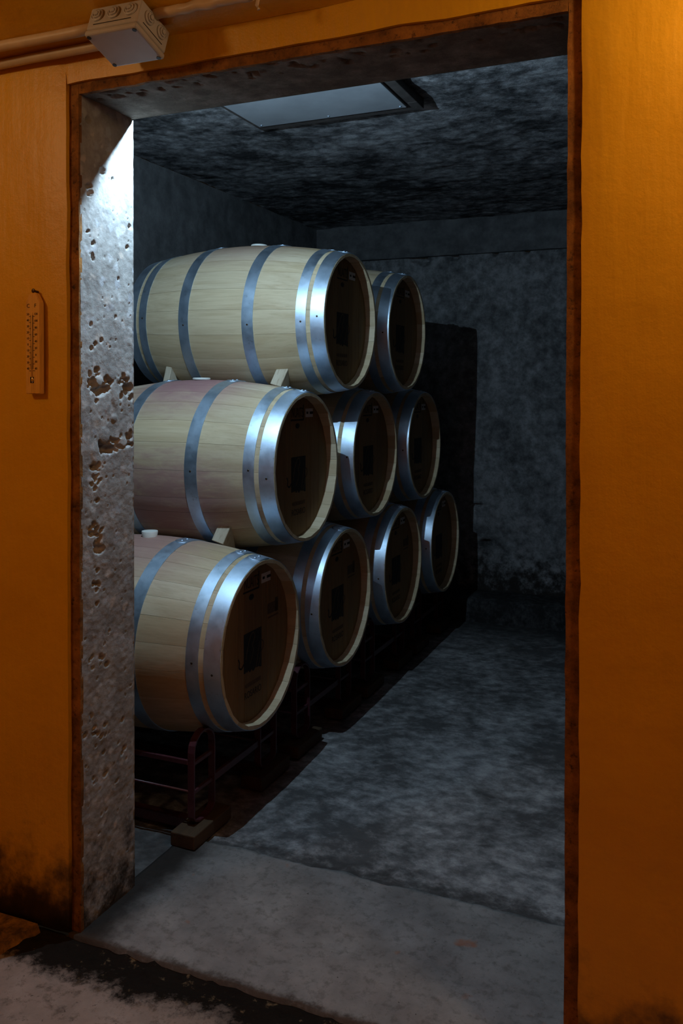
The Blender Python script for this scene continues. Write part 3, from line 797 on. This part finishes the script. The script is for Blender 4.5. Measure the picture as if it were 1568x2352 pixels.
STAMP = join_meshes([quad_slab(-0.040, 0.040, -0.020, 0.018), quad_slab(0.018, 0.042, -0.022, 0.030), quad_slab(-0.036, 0.042, -0.036, -0.030)]); STAMP.materials.append(M['ink_faint'])
STICK = quad_slab(-0.034, 0.034, -0.017, 0.017, 0.0005); STICK.materials.append(M['sticker'])
STICK_INK = join_meshes([quad_slab(-0.026, -0.010, -0.004, 0.005, 0.0009), quad_slab(0.006, 0.036, -0.005, 0.005, 0.0009)]); STICK_INK.materials.append(M['ink'])
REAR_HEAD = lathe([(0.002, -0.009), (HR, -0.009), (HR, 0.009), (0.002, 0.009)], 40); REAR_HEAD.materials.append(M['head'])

def barrel(loc, label, roll=0.0, wine=0.0, lower=0.0, tilt=0.0, bung=BUNG_LOW, bung_x=C0, stamp=True, seed=0):
    e = empty('wine_barrel', loc); e.rotation_euler = (0, tilt, 0)
    tag(e, label, 'barrel', 'oak wine barrels stacked in three rows')
    rnd = random.Random(100 + seed)
    for me, am in STAVES:
        o = bpy.data.objects.new('stave', me); COL.objects.link(o); o.parent = e; o.rotation_euler = (-roll, 0, 0)
        o['wine'] = float(wine); o['lower'] = float(lower); o['roll_cos'] = math.cos(roll); o['roll_sin'] = math.sin(roll)
    for i, (hm, lm, xa, xb) in enumerate(HOOPS):
        h = bpy.data.objects.new('hoop', hm); COL.objects.link(h); h.parent = e
        h['label'] = 'galvanised steel hoop'
        ang = rnd.uniform(0.0, 0.16)
        l = bpy.data.objects.new('hoop_lap', lm); COL.objects.link(l); l.parent = h; l.rotation_euler = (-ang, 0, 0)
        xm = (xa + xb) / 2
        for da in (-0.13, -0.03):
            a = da + ang; r = prof_r(xm) + 0.0045
            o = bpy.data.objects.new('rivet', RIVET); COL.objects.link(o); o.parent = h; o.location = (xm, r * math.sin(a), r * math.cos(a)); o.rotation_euler = (-a, 0, 0)
        a = -1.62 + rnd.uniform(-0.08, 0.08); r = prof_r(xm) + 0.002
        o = bpy.data.objects.new('tack', TACK); COL.objects.link(o); o.parent = h; o.location = (xm, r * math.sin(a), r * math.cos(a)); o.rotation_euler = (-a, 0, 0)
    hd = empty('head', (0, 0, 0)); hd.parent = e; hd.location = (-HEAD_D, 0, 0)
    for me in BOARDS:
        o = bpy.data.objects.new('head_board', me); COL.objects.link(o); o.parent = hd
    def deco(name, me, y, z, rx=0, label=None):
        o = bpy.data.objects.new(name, me); COL.objects.link(o); o.parent = hd; o.location = (0.0002, y, z)
        if label: o['label'] = label
        return o
    deco('emblem', EMB, 0, 0, label='black square emblem with thin curved strokes'); deco('emblem_strokes', STROKES, 0, 0); deco('emblem_tails', TAILS, 0, 0)
    deco('lettering', NAME, 0.002, -0.178, label='black stamped word'); deco('lettering', LINE, 0, 0)
    deco('lettering', TOPT, -0.008, 0.208); deco('lettering_box', TOPL, -0.008, 0.208)
    o = deco('oval_stamp', OVAL, -0.008, 0.158); o.rotation_euler = (0, math.pi / 2, 0); o.scale = (0.6, 1, 1)
    if stamp: deco('side_stamp', STAMP, 0.150, 0.088)
    s = deco('sticker', STICK, 0.098, 0.207, label='small white paper sticker'); deco('sticker_print', STICK_INK, 0.098, 0.207)
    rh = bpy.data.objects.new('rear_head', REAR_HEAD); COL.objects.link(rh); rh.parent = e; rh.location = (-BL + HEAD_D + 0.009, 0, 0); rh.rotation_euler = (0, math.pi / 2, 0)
    b_ = bpy.data.objects.new('bung', bung); COL.objects.link(b_); b_.parent = e; b_.location = (bung_x, 0, RB - 0.001); b_['label'] = 'white silicone bung'
    return e
S = 0.7446; X1, X2, X3 = 0.149, 0.136, 0.161
Y1, Z1, Y2, Z2, Y3, Z3 = 0.821, 0.578, 1.210, 1.160, 1.588, 1.750
barrel((X1, Y1, Z1), 'nearest oak barrel of the bottom row, with pale tall bung and warm lit head', 0.10, 0.75, 0.15, 0, BUNG_TALL, C0, True, 1)
barrel((X1, Y1 + S, Z1), 'second barrel of the bottom row, its black emblem in deep shade', 0.9, 0.5, 0.1, 0, BUNG_LOW, C0, True, 2)
barrel((X1, Y1 + 2 * S, Z1), 'third barrel of the bottom row counted from the doorway', 1.7, 0.5, 0.1, 0, BUNG_LOW, C0, True, 3)
barrel((X1, Y1 + 3 * S, Z1), 'farthest barrel of the bottom row, next to the rear wall', 2.5, 0.5, 0.1, 0, BUNG_LOW, C0, False, 4)
barrel((X2, Y2, Z2), 'nearest barrel of the middle row, oak stained pink with wine', 0.5, 1.0, 0.8, 0, BUNG_LOW, C0 - 0.01, False, 5)
barrel((X2, Y2 + S, Z2), 'second barrel of the middle row, a bright patch on its front hoop', 1.3, 0.5, 0.2, 0, BUNG_LOW, C0, False, 6)
barrel((X2, Y2 + 2 * S, Z2), 'farthest barrel of the middle row, only head and hoop edge lit', 2.1, 0.5, 0.2, 0, BUNG_LOW, C0, False, 7)
TL = math.radians(1.1)
barrel((X3, Y3, Z3), 'large pale oak barrel at the near end of the top row', 0.28, 0.45, 0.0, TL, BUNG_LOW, C0 + 0.02, False, 8)
barrel((X3, Y3 + S, Z3), 'rear barrel of the top row, half hidden behind the near one', 1.1, 0.4, 0.0, TL, BUNG_LOW, C0, False, 9)

# ------------------------------------------------------------------ wedges chocking the barrels
def wedge(loc, rot, L, wdt, ht, label):
    """tapered chock: L long (local y), wdt wide (x), ht high at the back"""
    vs = [(-wdt / 2, 0, 0), (wdt / 2, 0, 0), (wdt / 2, L, 0), (-wdt / 2, L, 0), (-wdt / 2, 0, ht), (wdt / 2, 0, ht), (wdt / 2, L, 0.006), (-wdt / 2, L, 0.006)]
    fs = [(0, 1, 2, 3), (4, 5, 6, 7), (0, 1, 5, 4), (1, 2, 6, 5), (2, 3, 7, 6), (3, 0, 4, 7)]
    me = mesh_from(vs, fs); bm = bmesh.new(); bm.from_mesh(me)
    bmesh.ops.bevel(bm, geom=list(bm.edges), offset=0.002, segments=1, affect='EDGES'); bm.to_mesh(me); bm.free()
    o = link('wooden_wedge', me, M['wedge']); o.location = loc; o.rotation_euler = rot
    tag(o, label, 'wedge', 'wooden wedges between the barrels')
    return o
D_ = math.radians
wedge((-0.066, 1.318, 1.478), (D_(-22), D_(15), 0), 0.12, 0.050, 0.084, 'pale wooden wedge under the near barrel of the top row, near its front hoops')
wedge((-0.110, 0.938, 0.892), (D_(-22), D_(15), 0), 0.12, 0.050, 0.086, 'pale wooden wedge between the nearest bottom and middle barrels')
wedge((-0.601, 1.312, 1.472), (D_(-20), 0, 0), 0.13, 0.030, 0.100, 'triangular grey wedge lying behind the bung of the pink-stained barrel')

# ------------------------------------------------------------------ maroon steel racks under the bottom row
def strap(pts, wx, th_):
    """flat bar, width along x, swept through (y,z) points"""
    vs = []; fs = []; n = len(pts)
    for i, p in enumerate(pts):
        a = Vector(pts[min(i + 1, n - 1)]) - Vector(pts[max(i - 1, 0)]); nn = Vector((-a.y, a.x)); nn.normalize()
        for (sx, sn) in ((-1, -1), (1, -1), (1, 1), (-1, 1)):
            q = Vector(p) + nn * th_ / 2 * sn; vs.append((sx * wx / 2, q.x, q.y))
    for i in range(n - 1):
        for k in range(4): fs.append((i * 4 + k, i * 4 + (k + 1) % 4, i * 4 + 4 + (k + 1) % 4, i * 4 + 4 + k))
    fs += [(0, 1, 2, 3), tuple((n - 1) * 4 + k for k in range(4))]
    return mesh_from(vs, fs)
HT = 0.343
hp = []
hw = 0.062
for (y, z) in [(-hw, 0.075)]: hp.append((y, z))
hp += [(-hw, 0.12), (-hw, 0.2), (-hw, HT - 0.06)]
for k in range(1, 8):
    a = math.pi - math.pi * k / 8; hp.append((hw * math.cos(a), HT - 0.06 + 0.056 * math.sin(a)))
hp += [(hw, HT - 0.06), (hw, 0.2), (hw, 0.12), (hw, 0.075)]
for k in range(1, 6):
    a = -math.pi * k / 6; hp.append((hw * math.cos(a), 0.075 + 0.026 * math.sin(a)))
hp.append((-hw, 0.075))
HOOP_S = strap(hp, 0.024, 0.006); HOOP_S.materials.append(M['redsteel'])
CROSS = bm_mesh(box_bm(-0.006, 0.006, -hw + 0.003, hw - 0.003, -0.006, 0.006, 0.001)); CROSS.materials.append(M['redsteel'])
RX0, RX1 = 0.038, -0.690
ROD = bm_mesh(box_bm(RX1 + 0.012, RX0 - 0.012, -0.005, 0.005, -0.008, 0.008, 0.002)); ROD.materials.append(M['redsteel'])
ROD2 = tube_mesh([(RX1 + 0.01, 0, 0), (RX0 - 0.01, 0, 0)], 0.004, 8); ROD2.materials.append(M['redsteel'])
SILL = bm_mesh(box_bm(RX1 + 0.05, RX0 - 0.05, -0.016, 0.016, 0, 0.036, 0.003)); SILL.materials.append(M['redsteel'])
FOOT = bm_mesh(box_bm(-0.045, 0.045, -0.115, 0.115, 0, 0.046, 0.004)); FOOT.materials.append(M['timber'])
TIE = bm_mesh(box_bm(-0.006, 0.006, -0.22 + hw + 0.003, 0.22 - hw - 0.003, -0.012, 0.012, 0.001)); TIE.materials.append(M['redsteel'])
def add(me, name, parent, loc):
    o = bpy.data.objects.new(name, me); COL.objects.link(o); o.parent = parent; o.location = loc; return o
rack_labels = ['maroon steel barrel rack with timber feet beside the door jamb', 'second dark steel rack, under the second bottom barrel', 'third dark steel rack, under the third bottom barrel', 'farthest dark steel rack, under the last bottom barrel']
for k in range(4):
    yc = Y1 + k * S
    e = empty('barrel_rack', (0, yc, 0)); tag(e, rack_labels[k], 'rack', 'steel racks under the bottom barrels')
    for sy in (-1, 1):
        y = sy * 0.222
        for x in (RX0, RX1):
            add(FOOT, 'foot', e, (x, y, 0.0)); add(HOOP_S, 'hoop_leg', e, (x, y, 0))
            for z in (0.245, 0.152): add(CROSS, 'crossbar', e, (x, y, z))
        add(ROD, 'rail', e, (0, y - hw, 0.252)); add(ROD2, 'rail', e, (0, y - hw, 0.158)); add(SILL, 'sill', e, (0, y, 0.006))
    for x in (RX0, RX1): add(TIE, 'tie_bar', e, (x, 0, 0.152))

# ------------------------------------------------------------------ wall thermometer
def build_thermometer():
    e = empty('thermometer', (-0.094, -0.0075, 1.576)); e.scale = (1.17, 1.0, 1.165); tag(e, 'small wooden thermometer with C and F scales hung on the yellow wall', 'thermometer')
    hw_, hb, ht_ = 0.0215, -0.113, 0.118
    out = [(-hw_, hb), (hw_, hb), (hw_, ht_ - 0.022), (0.009, ht_), (-0.009, ht_), (-hw_, ht_ - 0.022)]
    vs = []; fs = []; m = len(out)
    for y in (-0.016, 0.0):
        for p in out: vs.append((p[0], y, p[1]))
    fs = [tuple(range(m)), tuple(range(m, 2 * m))] + [(k, (k + 1) % m, m + (k + 1) % m, m + k) for k in range(m)]
    me = mesh_from(vs, fs); bm = bmesh.new(); bm.from_mesh(me); bmesh.ops.bevel(bm, geom=list(bm.edges), offset=0.0015, segments=2, affect='EDGES'); bm.to_mesh(me); bm.free()
    link('board', me, M['thermo'], e)
    link('glass_tube', tube_mesh([(-0.002, -0.0165, -0.075), (-0.002, -0.0165, 0.074)], 0.0016, 8), M['thermo'], e)
    for dx in (-0.0048, 0.0008):
        link('tube_channel', bm_mesh(box_bm(dx - 0.0006, dx + 0.0006, -0.0164, -0.0156, -0.056, 0.068)), M['ink'], e)
    link('bulb_window', bm_mesh(box_bm(-0.0075, 0.0035, -0.0166, -0.0155, -0.088, -0.074, 0.0003)), M['ink'], e)
    b = bmesh.new(); bmesh.ops.create_uvsphere(b, u_segments=12, v_segments=8, radius=0.0034)
    for v_ in b.verts: v_.co.z *= 1.9
    o = link('bulb', bm_mesh(b, True), M['mercury'], e); o.location = (0.0, -0.0172, -0.081)
    for txt, x in (('C', -0.0125), ('F', 0.008)):
        m_ = text_mesh(txt, 0.0125); 
        for v_ in m_.vertices: v_.co = Vector((v_.co.y, -v_.co.x, v_.co.z))
        m_.materials.append(M['ink']); o = link('letter', m_, None, e); o.location = (x, -0.0163, 0.089)
    for col, (x, vals) in enumerate(((-0.0125, ['50', '40', '30', '20', '10', '0', '10', '20', '30', '40']), (0.0085, ['120', '100', '80', '60', '40', '20', '0', '20', '40']))):
        for i, tx in enumerate(vals):
            z = 0.069 - i * (0.125 / (len(vals) - 1)) 
            m_ = text_mesh(tx, 0.0072)
            for v_ in m_.vertices: v_.co = Vector((v_.co.y, -v_.co.x, v_.co.z))
            m_.materials.append(M['ink']); o = link('scale_number', m_, None, e); o.location = (x - (0.001 if col == 0 else -0.001), -0.0163, z + 0.001)
            t_ = link('scale_tick', bm_mesh(box_bm(-0.0028, 0.0028, -0.0003, 0.0003, -0.0005, 0.0005)), M['ink'], e); t_.location = (-0.0075 if col == 0 else 0.0035, -0.0162, z - 0.004)
    link('nail', tube_mesh([(0, 0.012, ht_ + 0.004), (0, -0.012, ht_ + 0.006)], 0.0028, 8), M['nail'], e)
    b = bmesh.new(); bmesh.ops.create_uvsphere(b, u_segments=10, v_segments=6, radius=0.0052)
    o = link('nail_head', bm_mesh(b, True), M['nail'], e); o.location = (0, -0.013, ht_ + 0.006); o.scale = (1, 0.45, 1)
build_thermometer()

# ------------------------------------------------------------------ conduits and junction box
def conduit(pts, r, label):
    o = link('conduit_pipe', tube_mesh(pts, r, 12), M['conduit']); tag(o, label, 'conduit', 'conduits along the vault'); return o
def vz(y):
    for i in range(len(prof) - 1):
        if prof[i][0] >= y >= prof[i + 1][0]:
            f_ = (prof[i][0] - y) / (prof[i][0] - prof[i + 1][0]); return prof[i][1] * (1 - f_) + prof[i + 1][1] * f_
    return WT
def run(y, x0, x1, r, wob=0.002):
    return [(x0 + (x1 - x0) * i / 24, y + wob * math.sin(i * 0.8 + y * 40), vz(y) - r - 0.001 + wob * 0.6 * math.sin(i * 1.3)) for i in range(25)]
conduit(run(-0.034, XL, 0.215, 0.0125), 0.0125, 'lower tan conduit running along the wall top into the junction box')
conduit(run(-0.092, XL, 0.205, 0.0135), 0.0135, 'upper tan conduit on the vault, beside the lower one, entering the box')
conduit(run(-0.092, 0.349, 0.612, 0.0125), 0.0125, 'short tan conduit leaving the right side of the junction box')
cb = link('loose_cable', tube_mesh([(0.600, -0.092, vz(-0.092) - 0.014), (0.622, -0.094, vz(-0.092) - 0.016), (0.631, -0.096, vz(-0.092) - 0.026), (0.627, -0.096, vz(-0.092) - 0.042), (0.632, -0.097, vz(-0.092) - 0.052)], 0.004, 8), M['cable'])
tag(cb, 'pale loose cable end hanging from the short conduit above the doorway', 'cable')

def build_box():
    e = empty('junction_box', (0.2745, -0.0987, 2.3146)); e.rotation_euler = (-0.326, 0.024, -0.0174)
    tag(e, 'grey plastic junction box on the yellow vault above the doorway', 'junction box')
    hx, hy, hz = 0.0753, 0.0588, 0.0397
    link('body', bm_mesh(box_bm(-hx, hx, -hy, hy, -hz + 0.016, hz, 0.006, None, 3)), M['plastic'], e)
    link('lid', bm_mesh(box_bm(-hx - 0.001, hx + 0.001, -hy - 0.001, hy + 0.001, -hz, -hz + 0.0155, 0.006, None, 3)), M['plastic'], e)
    for sx in (-1, 1):
        for sy in (-1, 1):
            o = link('screw', lathe([(0.0015, 0.0012), (0.0052, 0.0012), (0.0055, -0.0012), (0.0015, -0.0012)], 14), M['screw'], e)
            o.location = (sx * (hx - 0.009), sy * (hy - 0.009), -hz - 0.0003)
    gm = lathe([(0.017, 0.0), (0.017, 0.004), (0.0145, 0.0055), (0.0145, 0.004), (0.0115, 0.0045), (0.0110, 0.008), (0.0085, 0.0085), (0.0085, 0.0065), (0.006, 0.007), (0.0055, 0.0105), (0.001, 0.011)], 24)
    gm.materials.append(M['plastic'])
    for x in (-0.048, 0.0, 0.048):
        o = bpy.data.objects.new('grommet', gm); COL.objects.link(o); o.parent = e; o.location = (x, -hy, 0.013); o.rotation_euler = (math.pi / 2, 0, 0)
    for y in (-0.024, 0.026):
        o = bpy.data.objects.new('grommet', gm); COL.objects.link(o); o.parent = e; o.location = (hx, y, 0.013); o.rotation_euler = (0, math.pi / 2, 0)
    for sy in (-1,):
        o = link('lid_seam', bm_mesh(box_bm(-hx + 0.02, hx - 0.02, -hy - 0.0006, -hy + 0.002, -0.0125, -0.0105)), M['screw'], e)
    link('lid_seam', bm_mesh(box_bm(hx - 0.002, hx + 0.0006, -hy + 0.02, hy - 0.02, -0.0125, -0.0105)), M['screw'], e)
build_box()
